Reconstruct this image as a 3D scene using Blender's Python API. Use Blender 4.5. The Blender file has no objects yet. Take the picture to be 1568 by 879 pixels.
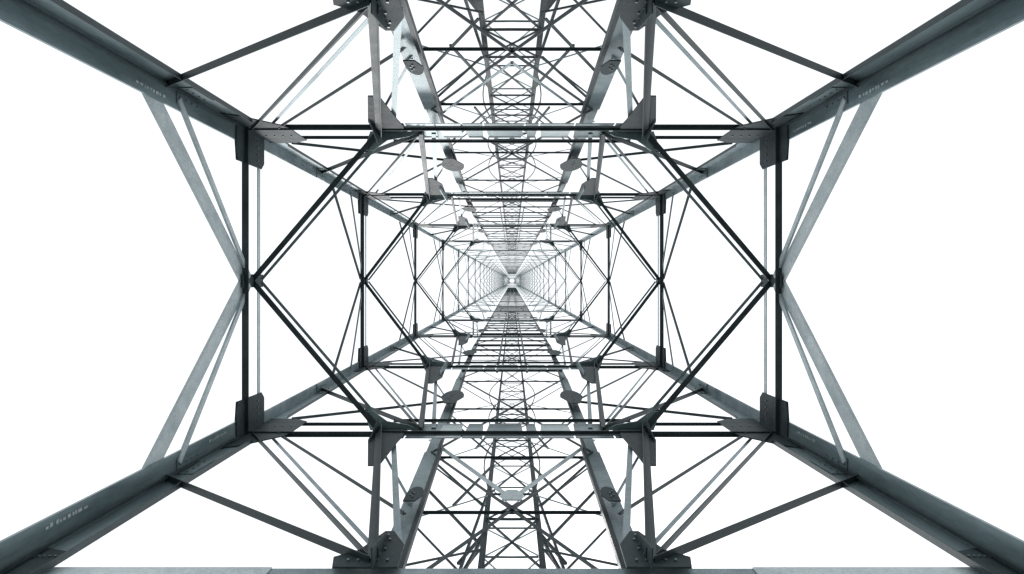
import bpy, math, random, bmesh
from mathutils import Vector
random.seed(4)
scene = bpy.context.scene
EYE = 1.5

# ---------------------------------------------------------------- materials
def steel(name, dark, light, rough=0.5, metal=0.25, nscale=3.0, bump=0.15, spec=.5, streak=0.0):
    m = bpy.data.materials.new(name); m.use_nodes = True
    nt = m.node_tree; N = nt.nodes; L = nt.links
    b = N['Principled BSDF']
    tc = N.new('ShaderNodeTexCoord')
    mp = N.new('ShaderNodeMapping'); mp.inputs['Scale'].default_value = (1, 1, 1 - streak)
    L.new(tc.outputs['Object'], mp.inputs['Vector'])
    n1 = N.new('ShaderNodeTexNoise'); n1.inputs['Scale'].default_value = nscale
    n1.inputs['Detail'].default_value = 8; n1.inputs['Roughness'].default_value = 0.65
    L.new(mp.outputs['Vector'], n1.inputs['Vector'])
    cr = N.new('ShaderNodeValToRGB')
    cr.color_ramp.elements[0].position = 0.32; cr.color_ramp.elements[0].color = (*dark, 1)
    cr.color_ramp.elements[1].position = 0.70; cr.color_ramp.elements[1].color = (*light, 1)
    L.new(n1.outputs['Fac'], cr.inputs['Fac'])
    n2 = N.new('ShaderNodeTexNoise'); n2.inputs['Scale'].default_value = 38
    n2.inputs['Detail'].default_value = 5
    L.new(mp.outputs['Vector'], n2.inputs['Vector'])
    r2 = N.new('ShaderNodeMapRange'); r2.inputs['From Min'].default_value = .3; r2.inputs['From Max'].default_value = .7
    r2.inputs['To Min'].default_value = .8; r2.inputs['To Max'].default_value = 1.0
    L.new(n2.outputs['Fac'], r2.inputs['Value'])
    mx = N.new('ShaderNodeMix'); mx.data_type = 'RGBA'; mx.blend_type = 'MULTIPLY'
    mx.inputs['Factor'].default_value = 1
    L.new(cr.outputs['Color'], mx.inputs['A']); L.new(r2.outputs['Result'], mx.inputs['B'])
    L.new(mx.outputs['Result'], b.inputs['Base Color'])
    rr = N.new('ShaderNodeMapRange'); rr.inputs['To Min'].default_value = rough - .12; rr.inputs['To Max'].default_value = rough + .15
    L.new(n1.outputs['Fac'], rr.inputs['Value']); L.new(rr.outputs['Result'], b.inputs['Roughness'])
    bp = N.new('ShaderNodeBump'); bp.inputs['Strength'].default_value = bump
    bp.inputs['Distance'].default_value = 0.008
    L.new(n2.outputs['Fac'], bp.inputs['Height']); L.new(bp.outputs['Normal'], b.inputs['Normal'])
    b.inputs['Metallic'].default_value = metal
    b.inputs['Specular IOR Level'].default_value = spec
    return m
M_DARK = steel('dark_slate_steel', (0.014, 0.025, 0.029), (0.055, 0.082, 0.092))
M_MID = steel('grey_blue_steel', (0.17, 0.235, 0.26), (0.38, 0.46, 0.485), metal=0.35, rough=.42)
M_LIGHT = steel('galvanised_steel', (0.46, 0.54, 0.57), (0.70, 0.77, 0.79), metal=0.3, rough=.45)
M_BOLT = steel('bolt_zinc', (0.12, 0.16, 0.17), (0.3, 0.35, 0.36), metal=0.5, rough=0.4)
M_LEG = steel('blue_grey_leg_steel', (0.14, 0.20, 0.22), (0.33, 0.42, 0.445), metal=0.45, rough=.36, nscale=1.6, bump=.08, streak=.75)
M_GUS = steel('painted_gusset_steel', (0.016, 0.029, 0.034), (0.055, 0.08, 0.09), metal=0, rough=.6, spec=.3, nscale=5)
KEYS = 'dmlbgp'
MATS = {'d': M_DARK, 'm': M_MID, 'l': M_LIGHT, 'b': M_BOLT, 'p': M_LEG, 'g': M_GUS}

class Batch:
    def __init__(s, name): s.name = name; s.v = []; s.f = []; s.m = []
    def add(s, verts, faces, mat, quad):
        for sx, sy in quad:
            base = len(s.v)
            for p in verts: s.v.append((-p[0] * sx, p[1] * sy, p[2] + EYE))
            for f in faces:
                s.f.append([base + i for i in f]); s.m.append(KEYS.index(mat))
    def build(s, parent):
        me = bpy.data.meshes.new(s.name)
        me.from_pydata(s.v, [], s.f); me.update()
        for k in KEYS: me.materials.append(MATS[k])
        me.polygons.foreach_set('material_index', s.m)
        bm = bmesh.new(); bm.from_mesh(me); bmesh.ops.recalc_face_normals(bm, faces=bm.faces); bm.to_mesh(me); bm.free()
        o = bpy.data.objects.new(s.name, me); scene.collection.objects.link(o); o.parent = parent
        return o
Q4 = [(1, 1), (-1, 1), (1, -1), (-1, -1)]
QX = [(1, 1), (-1, 1)]
QY = [(1, 1), (1, -1)]
QT = [(1, 1), (-1, 1)]
QB = [(1, -1), (-1, -1)]

def angle(b, p, q, a, mat, u, flip=1, t=None, quad=Q4, a2=None):
    p = Vector(p); q = Vector(q); d = (q - p)
    if d.length < 1e-5: return
    d.normalize(); u = Vector(u); u = u - u.dot(d) * d
    if u.length < 1e-4: u = d.orthogonal()
    u.normalize(); v = d.cross(u) * flip
    t = t or max(0.008, a * 0.11); a2 = a2 or a
    cs = [(0, 0), (a, 0), (a, t), (t, t), (t, a2), (0, a2)]
    off = a * 0.5
    vs = [tuple(e + v * (x - off) + u * y) for e in (p, q) for x, y in cs]
    fs = [[i, (i + 1) % 6, (i + 1) % 6 + 6, i + 6] for i in range(6)]
    fs += [[0, 3, 2, 1], [0, 5, 4, 3], [6, 7, 8, 9], [6, 9, 10, 11]]
    b.add(vs, fs, mat, quad)

def bar(b, p, q, w, h, mat, u=(0, 1, 0), quad=Q4):
    p = Vector(p); q = Vector(q); d = (q - p)
    if d.length < 1e-5: return
    d.normalize(); u = Vector(u); u = u - u.dot(d) * d
    if u.length < 1e-4: u = d.orthogonal()
    u.normalize(); v = d.cross(u)
    cs = [(-w / 2, -h / 2), (w / 2, -h / 2), (w / 2, h / 2), (-w / 2, h / 2)]
    vs = [tuple(e + v * x + u * y) for e in (p, q) for x, y in cs]
    fs = [[0, 1, 5, 4], [1, 2, 6, 5], [2, 3, 7, 6], [3, 0, 4, 7], [0, 3, 2, 1], [4, 5, 6, 7]]
    b.add(vs, fs, mat, quad)

def plate(b, pts, n, t, mat, quad=Q4):
    n = Vector(n).normalized() * t
    k = len(pts)
    vs = [tuple(Vector(p)) for p in pts] + [tuple(Vector(p) + n) for p in pts]
    fs = [list(range(k)), list(range(2 * k - 1, k - 1, -1))] + [[i, (i + 1) % k, (i + 1) % k + k, i + k] for i in range(k)]
    b.add(vs, fs, mat, quad)

def bolt(b, c, n, r=0.012, h=0.014, mat='b', quad=Q4):
    c = Vector(c); n = Vector(n).normalized(); u = n.orthogonal().normalized(); v = n.cross(u)
    vs = []
    for k in (0, 1):
        for i in range(6):
            a = i * math.pi / 3
            vs.append(tuple(c + (u * math.cos(a) + v * math.sin(a)) * r + n * h * k))
    fs = [[i, (i + 1) % 6, (i + 1) % 6 + 6, i + 6] for i in range(6)] + [[0, 1, 2, 3, 4, 5], [11, 10, 9, 8, 7, 6]]
    b.add(vs, fs, mat, quad)

# ---------------------------------------------------------------- tower dimensions (m above eye level)
W, H = 4.0, 2.32
HC = 2.62
levels = [4.72, 9.0, 15.8, 24.3, 34.0]
while levels[-1] < 900: levels.append(levels[-1] + (10.0 if levels[-1] < 300 else 25.0))
TOP = levels[-1]
def xn(z): return 1.13 if z < 5 else (2.04 if z < 10 else 2.25)
def xc(z): return min(1.5, 1.12 + 0.025 * (z - 4.7))

legs = Batch('main_legs'); rings = Batch('ring_frames'); dia = Batch('diaphragm_braces')
faceb = Batch('face_braces'); gus = Batch('gusset_plates'); bolts = Batch('bolts')
chord = Batch('inner_chords'); lad = Batch('ladder_rungs'); lat = Batch('central_lattice')

def leg(z0, z1, a, t, mat='p'):
    cs = [(W, H), (W - a, H), (W - a, H - t), (W - t, H - t), (W - t, H - a), (W, H - a)]
    vs = [(x, y, z) for z in (z0, z1) for x, y in cs]
    fs = [[i, (i + 1) % 6, (i + 1) % 6 + 6, i + 6] for i in range(6)] + [[0, 1, 2, 3], [0, 3, 4, 5], [6, 9, 8, 7], [6, 11, 10, 9]]
    legs.add(vs, fs, mat, Q4)
leg(-EYE + 0.25, 9.0, 0.29, 0.03)
leg(9.002, 24.3, 0.22, 0.026, 'm')
leg(24.302, 64, 0.17, 0.024, 'm')
leg(64.002, TOP, 0.14, 0.024, 'm')
angle(legs, (W - .31, H - .03, 2), (W - .31, H - .03, 8.3), .045, 'd', (0, -1, 0), a2=.06)  # added dark strips along the legs, painting in their two-tone flange shading
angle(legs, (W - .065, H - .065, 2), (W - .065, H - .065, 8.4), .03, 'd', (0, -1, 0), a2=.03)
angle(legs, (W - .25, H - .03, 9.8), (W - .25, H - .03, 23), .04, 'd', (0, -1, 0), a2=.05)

for i, z in enumerate(levels):
    zp = levels[i - 1] if i else None
    s = 1.0 if i < 3 else (0.8 if i < 5 else 0.6)
    D = 'm' if i >= 5 else 'd'  # upper levels switch to paler steel: distance haze put into the colour
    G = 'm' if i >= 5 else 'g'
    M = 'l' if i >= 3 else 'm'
    n = xn(z)
    zl, zu = z - 0.25, z + 0.28
    gx = W - 0.032; gy = H - 0.032
    if i == 0:
        for x0, x1, mm, o in ((-W - .1, -1.95, 'l', 0), (-1.95, 1.95, 'm', .012), (1.95, W + .1, 'l', 0)):
            angle(rings, (x0, H + .005 + o, z - .03), (x1, H + .005 + o, z - .03), 0.17, mm, (0, 1, 0), quad=[(1, -1)])
            angle(rings, (x0, H + .005 + o, z - .10), (x1, H + .005 + o, z - .10), 0.17, mm, (0, 1, 0), quad=[(1, 1)])
        angle(rings, (-n, H - .03, z - .10), (n, H - .03, z - .10), 0.12, 'd', (0, 1, 0), quad=[(1, 1)])
        plate(gus, [(n + .30, gy, z - .05), (n - .22, gy, z - .05), (n - .20, gy, z + .35), (n - .06, gy, z + .62), (n + .02, gy, z + .62), (n + .16, gy, z + .25), (n + .34, gy, z + .12)], (0, -1, 0), 0.016, 'g')
        plate(gus, [(n - .02, H - .05, z - .1), (n - .02, H - .05, z + .5), (n - .02, H - .13, z + .4), (n - .02, H - .22, z - .1)], (-1, 0, 0), 0.012, 'g')
        plate(gus, [(W - .0, gy, z - .2), (W - .27, gy, z - .2), (W - .27, gy, z + .22), (W - .0, gy, z + .30)], (0, -1, 0), .014, 'g', quad=QB)
        for k in range(5):
            bolt(bolts, (W - .06 - .045 * k, gy - .014, z + .12), (0, -1, 0), quad=QB)
            bolt(bolts, (n + .2 - .08 * k, gy - .016, z + .05), (0, -1, 0)); bolt(bolts, (n - .03 - .03 * (k % 2), gy - .016, z + .16 + .09 * k), (0, -1, 0))
        continue
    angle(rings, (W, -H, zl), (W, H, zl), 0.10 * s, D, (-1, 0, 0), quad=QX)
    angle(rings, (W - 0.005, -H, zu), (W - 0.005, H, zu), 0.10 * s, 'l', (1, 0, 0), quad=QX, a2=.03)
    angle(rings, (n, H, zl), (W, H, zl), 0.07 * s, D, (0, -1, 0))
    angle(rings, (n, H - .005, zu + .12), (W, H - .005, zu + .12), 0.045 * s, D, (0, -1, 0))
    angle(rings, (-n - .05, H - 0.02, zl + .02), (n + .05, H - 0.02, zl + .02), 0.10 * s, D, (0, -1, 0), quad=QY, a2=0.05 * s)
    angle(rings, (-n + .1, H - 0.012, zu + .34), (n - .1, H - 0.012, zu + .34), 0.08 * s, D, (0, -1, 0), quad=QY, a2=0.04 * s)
    if i <= 4:
        xs = [-n, -1.6, -1.15, -.75, -.42, .2, .42, .95, 1.55, n]
        for k in range(0, 9):
            plate(rings, [(xs[k], H + .02, zl), (xs[k + 1] - .02, H + .02, zl), (xs[k + 1] - .05, H + .02, zu + .34), (xs[k] + .05, H + .02, zu + .34)], (0, 1, 0), 0.008, 'mplmpmlpm'[k], quad=QY)
        plate(gus, [(n + .14, H - .02, z + .04), (n - .62, H - .02, z + .04), (n - .46, H - .10, z + .04), (n - .12, H - .16, z + .04), (n + .10, H - .32, z + .04), (n + .24, H - .30, z + .04)], (0, 0, 1), .014, 'p')
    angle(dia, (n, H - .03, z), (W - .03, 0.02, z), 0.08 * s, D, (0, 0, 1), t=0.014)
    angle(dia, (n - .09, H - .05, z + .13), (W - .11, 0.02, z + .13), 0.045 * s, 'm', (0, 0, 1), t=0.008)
    plate(gus, [(gx, H - .01, zl - .30), (gx, H - .01, zu + .10), (gx, H - .46, zu + .10), (gx, H - .56, zu), (gx, H - .58, zl - .26), (gx, H - .40, zl - .32)], (-1, 0, 0), 0.016, G)
    plate(gus, [(W + .004, H + .02, zl - .28), (W + .004, H + .02, zu), (W + .004, H - .52, zu), (W + .004, H - .56, zl - .2)], (1, 0, 0), 0.016, G)
    plate(gus, [(W - .03, gy, zl - .75), (W - .24, gy, zl - .62), (W - .62, gy, zl - .15), (W - .68, gy, zl), (W - .68, gy, zu + .24), (W - .42, gy, zu + .42), (W - .03, gy, zu + .42)], (0, -1, 0), 0.016, G)
    plate(gus, [(gx, -.10, zl - .12), (gx, .10, zl - .12), (gx, .10, zu + .06), (gx, -.10, zu + .06)], (-1, 0, 0), 0.014, G, quad=QX)
    plate(gus, [(n + .10, gy, zu + .05), (n - .34, gy, zu + .05), (n - .44, gy, zl - .08), (n - .42, gy, zl - .45), (n - .40, gy, zl - 1.5), (n - .26, gy, zl - 1.5), (n + .02, gy, zl - .35)], (0, -1, 0), 0.016, G if i != 2 else 'p')
    if i < 4:
        plate(gus, [(n - .02, H - .05, zl - .5), (n - .02, H - .05, zl + .1), (n - .02, H - .26, zl + .1), (n - .02, H - .20, zl - .1)], (-1, 0, 0), 0.014, 'g')
    if i in (2, 3):
        # deep end boxes of the upper centre beams
        zz0 = zl - (2.6 if i == 2 else 3.4)
        plate(gus, [(n - .10, gy - .02, zl - .1), (n - .52, gy - .02, zl - .1), (n - .62, gy - .02, zz0 + .8), (n - .50, gy - .02, zz0), (n - .36, gy - .02, zz0)], (0, -1, 0), 0.016, 'g')
        plate(gus, [(n - .53, H - .04, zl), (n - .53, H - .04, zz0 + 1), (n - .53, H - .16, zz0 + 1), (n - .53, H - .24, zl)], (-1, 0, 0), 0.012, 'p')
    if i <= 2:
        for k in range(4):
            for j in range(2):
                bolt(bolts, (gx - .016, H - .16 - .10 * k, zl + .02 + .36 * j), (-1, 0, 0))
                bolt(bolts, (W - .16 - .13 * k, gy - .016, zl + .04 + .40 * j), (0, -1, 0))
        for k in range(5):
            bolt(bolts, (n - .02 - .075 * k, gy - .016, zl + .30), (0, -1, 0))
            bolt(bolts, (n - .12 - .045 * k, gy - .016, zl - .16 - .22 * k), (0, -1, 0))
    dz = z - zp; npv = {1: 1.13, 2: 1.40, 3: 1.62}.get(i, 1.6)
    mid = zp + dz * 0.5
    f1, f2 = (0.37, 0.53) if i == 1 else (0.58, 0.8)
    w1, w2 = (0.22, 0.08) if i == 1 else (0.065 * s, 0.05 * s)
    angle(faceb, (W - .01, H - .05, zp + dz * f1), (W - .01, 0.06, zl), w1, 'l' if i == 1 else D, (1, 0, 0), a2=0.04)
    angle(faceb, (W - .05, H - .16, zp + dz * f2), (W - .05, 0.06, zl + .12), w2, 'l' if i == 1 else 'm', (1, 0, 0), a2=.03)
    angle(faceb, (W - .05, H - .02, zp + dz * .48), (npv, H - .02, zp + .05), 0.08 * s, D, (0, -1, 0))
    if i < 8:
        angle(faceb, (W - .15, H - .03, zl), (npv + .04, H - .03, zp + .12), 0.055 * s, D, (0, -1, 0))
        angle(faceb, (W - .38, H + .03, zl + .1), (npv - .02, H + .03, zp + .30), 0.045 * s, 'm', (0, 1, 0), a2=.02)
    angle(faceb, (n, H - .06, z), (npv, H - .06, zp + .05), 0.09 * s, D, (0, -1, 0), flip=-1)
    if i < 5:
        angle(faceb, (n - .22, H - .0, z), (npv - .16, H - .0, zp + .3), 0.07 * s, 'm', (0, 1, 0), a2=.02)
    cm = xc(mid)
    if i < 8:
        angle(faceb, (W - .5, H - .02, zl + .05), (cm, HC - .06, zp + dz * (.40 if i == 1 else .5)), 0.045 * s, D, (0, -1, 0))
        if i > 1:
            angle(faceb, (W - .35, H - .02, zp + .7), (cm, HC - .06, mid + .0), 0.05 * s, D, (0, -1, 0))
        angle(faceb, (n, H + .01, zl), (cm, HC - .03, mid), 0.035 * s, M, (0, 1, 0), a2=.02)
    c0, c1 = xc(zp), xc(z)
    a = {1: .22, 2: .18, 3: .15}.get(i, .11)
    angle(chord, (c0, HC, zp), (c1, HC, z), a, 'm', (0, 1, 0), a2=a * .6)
    angle(chord, (c0 - a * .62, HC - .03, zp), (c1 - a * .62, HC - .03, z), a * .34, D, (0, -1, 0))
    if i < 6:
        R, Lz = {1: (.10, .26)}.get(i, (.24, .75))
        zc = mid if i > 1 else 6.75
        cg = xc(zc); pts = []
        for k in range(10):
            ang = math.pi * (k / 9)
            pts.append((cg - .06 + R * math.cos(ang), HC - .17, zc - .05 + Lz * math.sin(ang)))
        pts.append((cg - .06 - R * .3, HC - .17, zc - Lz * .9)); pts.append((cg + .04, HC - .17, zc - Lz * .9))
        plate(gus, pts, (0, -1, 0), 0.014, 'g')
        for k in range(4):
            bolt(bolts, (cg - .05 + .03 * (k % 2), HC - .184, zc - Lz * .5 + .2 * k * Lz), (0, -1, 0))
    # X bracing of the inner chords (one long cross per panel)
    angle(chord, (c0, HC + .02, zp), (-c1, HC + .02, z), 0.04 * s, D, (0, -1, 0), quad=Q4)
    if i < 6:
        for zb in (mid, z):
            cb = xc(zb)
            angle(chord, (-cb, HC + .1, zb), (cb, HC + .1, zb), 0.032 * s, D, (0, -1, 0), quad=QY)
    if i < 4:
        for (za, zb) in ((zp, mid), (mid, z)):
            zm = (za + zb) / 2
            angle(chord, (xc(zb), HC + .2, zb), (0.35, 3.05, zm), 0.028, 'd', (0, -1, 0), a2=.015)
            angle(chord, (xc(za), HC + .2, za + .1), (0.35, 3.05, zm + .4), 0.026, 'm', (0, -1, 0), a2=.015)

angle(chord, (1.38, HC + .05, 9.9), (0, HC + .05, 7.2), 0.075, 'l', (0, 1, 0), a2=.03, quad=QB)
angle(chord, (1.38, HC + .05, 9.9), (0, HC + .05, 7.2), 0.045, 'm', (0, 1, 0), a2=.03, quad=QT)
plate(chord, [(-.12, HC + .03, 7.08), (.12, HC + .03, 7.08), (.14, HC + .03, 7.25), (.06, HC + .03, 7.42), (-.06, HC + .03, 7.42), (-.14, HC + .03, 7.25)], (0, -1, 0), .014, 'l', quad=[(1, -1)])
for (za, xb, zb) in ((7.9, .38, 6.75), (5.6, .34, 6.6), (9.0, .4, 7.9), (11.8, .36, 10.2)):
    angle(chord, (xc(za), HC + .12, za), (xb, HC + .4, zb), .045, 'd', (0, -1, 0), a2=.02)

z = 17.0
while z < 220:
    c = xc(z) + .02
    bar(lad, (-c, HC - .02, z), (c, HC - .02, z), 0.14 if z > 22 else .06, 0.06, 'd', quad=[(1, -1)])
    bar(lad, (-c, HC - .02, z + .3), (c, HC - .02, z + .3), 0.09, 0.04, 'd', quad=[(1, 1)])
    z += 1.7 if z < 60 else 3.4
bar(lad, (.42, HC - .06, 16.5), (.42, HC - .06, 220), .06, .05, 'd', quad=QB)
bar(lad, (.42, HC - .06, 20.5), (.42, HC - .06, 220), .04, .04, 'd', quad=QT)

def mast(y0, y1, xw0, z0, z1, quad):
    zz = z0; k = 0
    x0 = xw0
    while zz < z1:
        st = (1.35, 0.9, 1.7, 1.2)[k % 4] if zz < 18 else 2.9
        zb = zz + st; c = .8 if zz > 14 else 1
        jit = random.uniform(-.01, .01)
        for (yy, xw, m, w) in ((y0, x0, 'd', .046 * c), (y1, x0 * 1.15, 'm', .026 * c)):
            angle(lat, (xw, yy, zz), (xw, yy, zb), w * 1.6, m, (0, -1, 0), quad=quad, a2=.025)
            angle(lat, (xw, yy, zz), (-xw, yy, zb), w * .8, m, (0, -1, 0), quad=quad, a2=.018)
            angle(lat, (0, yy, zb + jit), (xw, yy, zb), w * 1.0, m, (0, -1, 0), quad=quad, a2=.018)
        angle(lat, (x0, y0, zz), (x0 * 1.15, y1, zb), .026, 'd', (1, 0, 0), quad=quad, a2=.015)
        zz = zb; k += 1
    for j, (xo, za, xi, zb) in enumerate(((.62, z0 - .2, x0, z0 + 2.6), (.62, z0 - .2, x0, z0 + .9), (.62, z0 + .35, x0, z0 + .95), (.85, z0 + 2.1, x0, z0 + 3.6), (.7, z0 + 5, x0, z0 + 6.4))):
        bar(lat, (xo, y0 + .1, za), (xi, y0, zb), .034, .03, 'd', quad=quad)
    for (za, ln, am) in ((5.6, 1.8, .20), (9.4, 3.0, .14), (12.8, 3.4, .2), (15, 5, .3)):
        prev = None
        for j in range(9):
            tt = j / 8
            pt = (x0 + .03 + am * math.sin(math.pi * tt), y0 + .2, za + tt * ln)
            if prev: bar(lat, prev, pt, .022, .02, 'd', quad=quad)
            prev = pt
mast(3.15, 3.65, 0.36, 6.0, 60, QT)
mast(3.15, 3.65, 0.34, 6.4, 60, QB)

for zs in (7.2, 12.2, 19.5):
    plate(gus, [(W - .05, H - .0305, zs - .25), (W - .22, H - .0305, zs - .25), (W - .22, H - .0305, zs + .25), (W - .05, H - .0305, zs + .25)], (0, -1, 0), 0.012, 'p')
    plate(gus, [(W - .0305, H - .05, zs - .25), (W - .0305, H - .22, zs - .25), (W - .0305, H - .22, zs + .25), (W - .0305, H - .05, zs + .25)], (-1, 0, 0), 0.012, 'p')
    for k in range(4):
        bolt(bolts, (W - .135, H - .043, zs - .2 + .13 * k), (0, -1, 0))
        bolt(bolts, (W - .043, H - .135, zs - .2 + .13 * k), (-1, 0, 0))
for zs, qd in ((6.2, QT), (7.7, QB), (5.0, [(-1, -1)]), (7.8, [(1, 1)])):
    zz = zs
    while zz < zs + .5:
        l = random.choice((.02, .03, .045)); hh = random.choice((.03, .022, .036))
        plate(bolts, [(W - .0312, H - .20, zz), (W - .0312, H - .20, zz + l), (W - .0312, H - .20 - hh, zz + l), (W - .0312, H - .20 - hh, zz)], (-1, 0, 0), .003, 'l', quad=qd)
        zz += l + random.uniform(.012, .04)

tower = bpy.data.objects.new('lattice_transmission_tower', None); scene.collection.objects.link(tower)
for b in (legs, rings, dia, faceb, gus, bolts, chord, lad, lat): b.build(tower)

foot = Batch('concrete_footings')
m = bpy.data.materials.new('concrete'); m.use_nodes = True
bs = m.node_tree.nodes['Principled BSDF']; nz = m.node_tree.nodes.new('ShaderNodeTexNoise'); nz.inputs['Scale'].default_value = 9
rp = m.node_tree.nodes.new('ShaderNodeValToRGB'); rp.color_ramp.elements[0].color = (.2, .2, .19, 1); rp.color_ramp.elements[1].color = (.4, .39, .37, 1)
m.node_tree.links.new(nz.outputs['Fac'], rp.inputs['Fac']); m.node_tree.links.new(rp.outputs['Color'], bs.inputs['Base Color']); bs.inputs['Roughness'].default_value = .9
plate(foot, [(W - .6, H - .6, -EYE - .1), (W + .5, H - .6, -EYE - .1), (W + .5, H + .5, -EYE - .1), (W - .6, H + .5, -EYE - .1)], (0, 0, 1), .36, 'd')
fo = foot.build(tower); fo.data.materials.clear(); fo.data.materials.append(m)
fo.data.polygons.foreach_set('material_index', [0] * len(fo.data.polygons))

me = bpy.data.meshes.new('ground'); S = 3000
me.from_pydata([(-S, -S, 0), (S, -S, 0), (S, S, 0), (-S, S, 0)], [], [[0, 1, 2, 3]])
g = bpy.data.objects.new('ground', me); scene.collection.objects.link(g)
m = bpy.data.materials.new('pale_gravel'); m.use_nodes = True
N = m.node_tree.nodes; L = m.node_tree.links; bs = N['Principled BSDF']; bs.inputs['Roughness'].default_value = .95
tc = N.new('ShaderNodeTexCoord'); nz = N.new('ShaderNodeTexNoise'); nz.inputs['Scale'].default_value = 6; nz.inputs['Detail'].default_value = 10
L.new(tc.outputs['Object'], nz.inputs['Vector'])
rp = N.new('ShaderNodeValToRGB'); rp.color_ramp.elements[0].position = .35; rp.color_ramp.elements[0].color = (.13, .14, .14, 1)
rp.color_ramp.elements[1].position = .7; rp.color_ramp.elements[1].color = (.28, .29, .28, 1)
L.new(nz.outputs['Fac'], rp.inputs['Fac']); L.new(rp.outputs['Color'], bs.inputs['Base Color'])
g.data.materials.append(m)

# ---------------------------------------------------------------- overcast sky
w = bpy.data.worlds.new('World'); scene.world = w; w.use_nodes = True
N = w.node_tree.nodes; L = w.node_tree.links; bg = N['Background']
sky = N.new('ShaderNodeTexSky'); sky.sky_type = 'NISHITA'; sky.sun_disc = False
sky.sun_elevation = math.radians(60); sky.sun_rotation = math.radians(200)
hs = N.new('ShaderNodeHueSaturation'); hs.inputs['Saturation'].default_value = 0.15; hs.inputs['Value'].default_value = 0.6
L.new(sky.outputs['Color'], hs.inputs['Color'])
ad = N.new('ShaderNodeMix'); ad.data_type = 'RGBA'; ad.blend_type = 'ADD'; ad.inputs['Factor'].default_value = 1
ad.clamp_result = False
ad.inputs['B'].default_value = (8.4, 8.75, 8.9, 1)
L.new(hs.outputs['Color'], ad.inputs['A']); L.new(ad.outputs['Result'], bg.inputs['Color'])
bg.inputs['Strength'].default_value = 0.115

sd = bpy.data.lights.new('sun', 'SUN'); sd.energy = 1.2; sd.angle = math.radians(14); sd.color = (1, .98, .96)
so = bpy.data.objects.new('sun', sd); scene.collection.objects.link(so)
so.rotation_euler = (math.radians(30), 0, math.radians(20)); so.location = (0, -20, 60)

cd = bpy.data.cameras.new('camera'); cam = bpy.data.objects.new('camera', cd); scene.collection.objects.link(cam)
cam.location = (0, 0, EYE); cam.rotation_euler = (0, math.pi, 0)
cd.sensor_width = 36; cd.lens = 36 * 900 / 1568; cd.shift_y = -9.5 / 1568
cd.clip_start = 0.05; cd.clip_end = 5000
scene.camera = cam
scene.view_settings.view_transform = 'Standard'; scene.view_settings.look = 'None'; scene.view_settings.exposure = 0
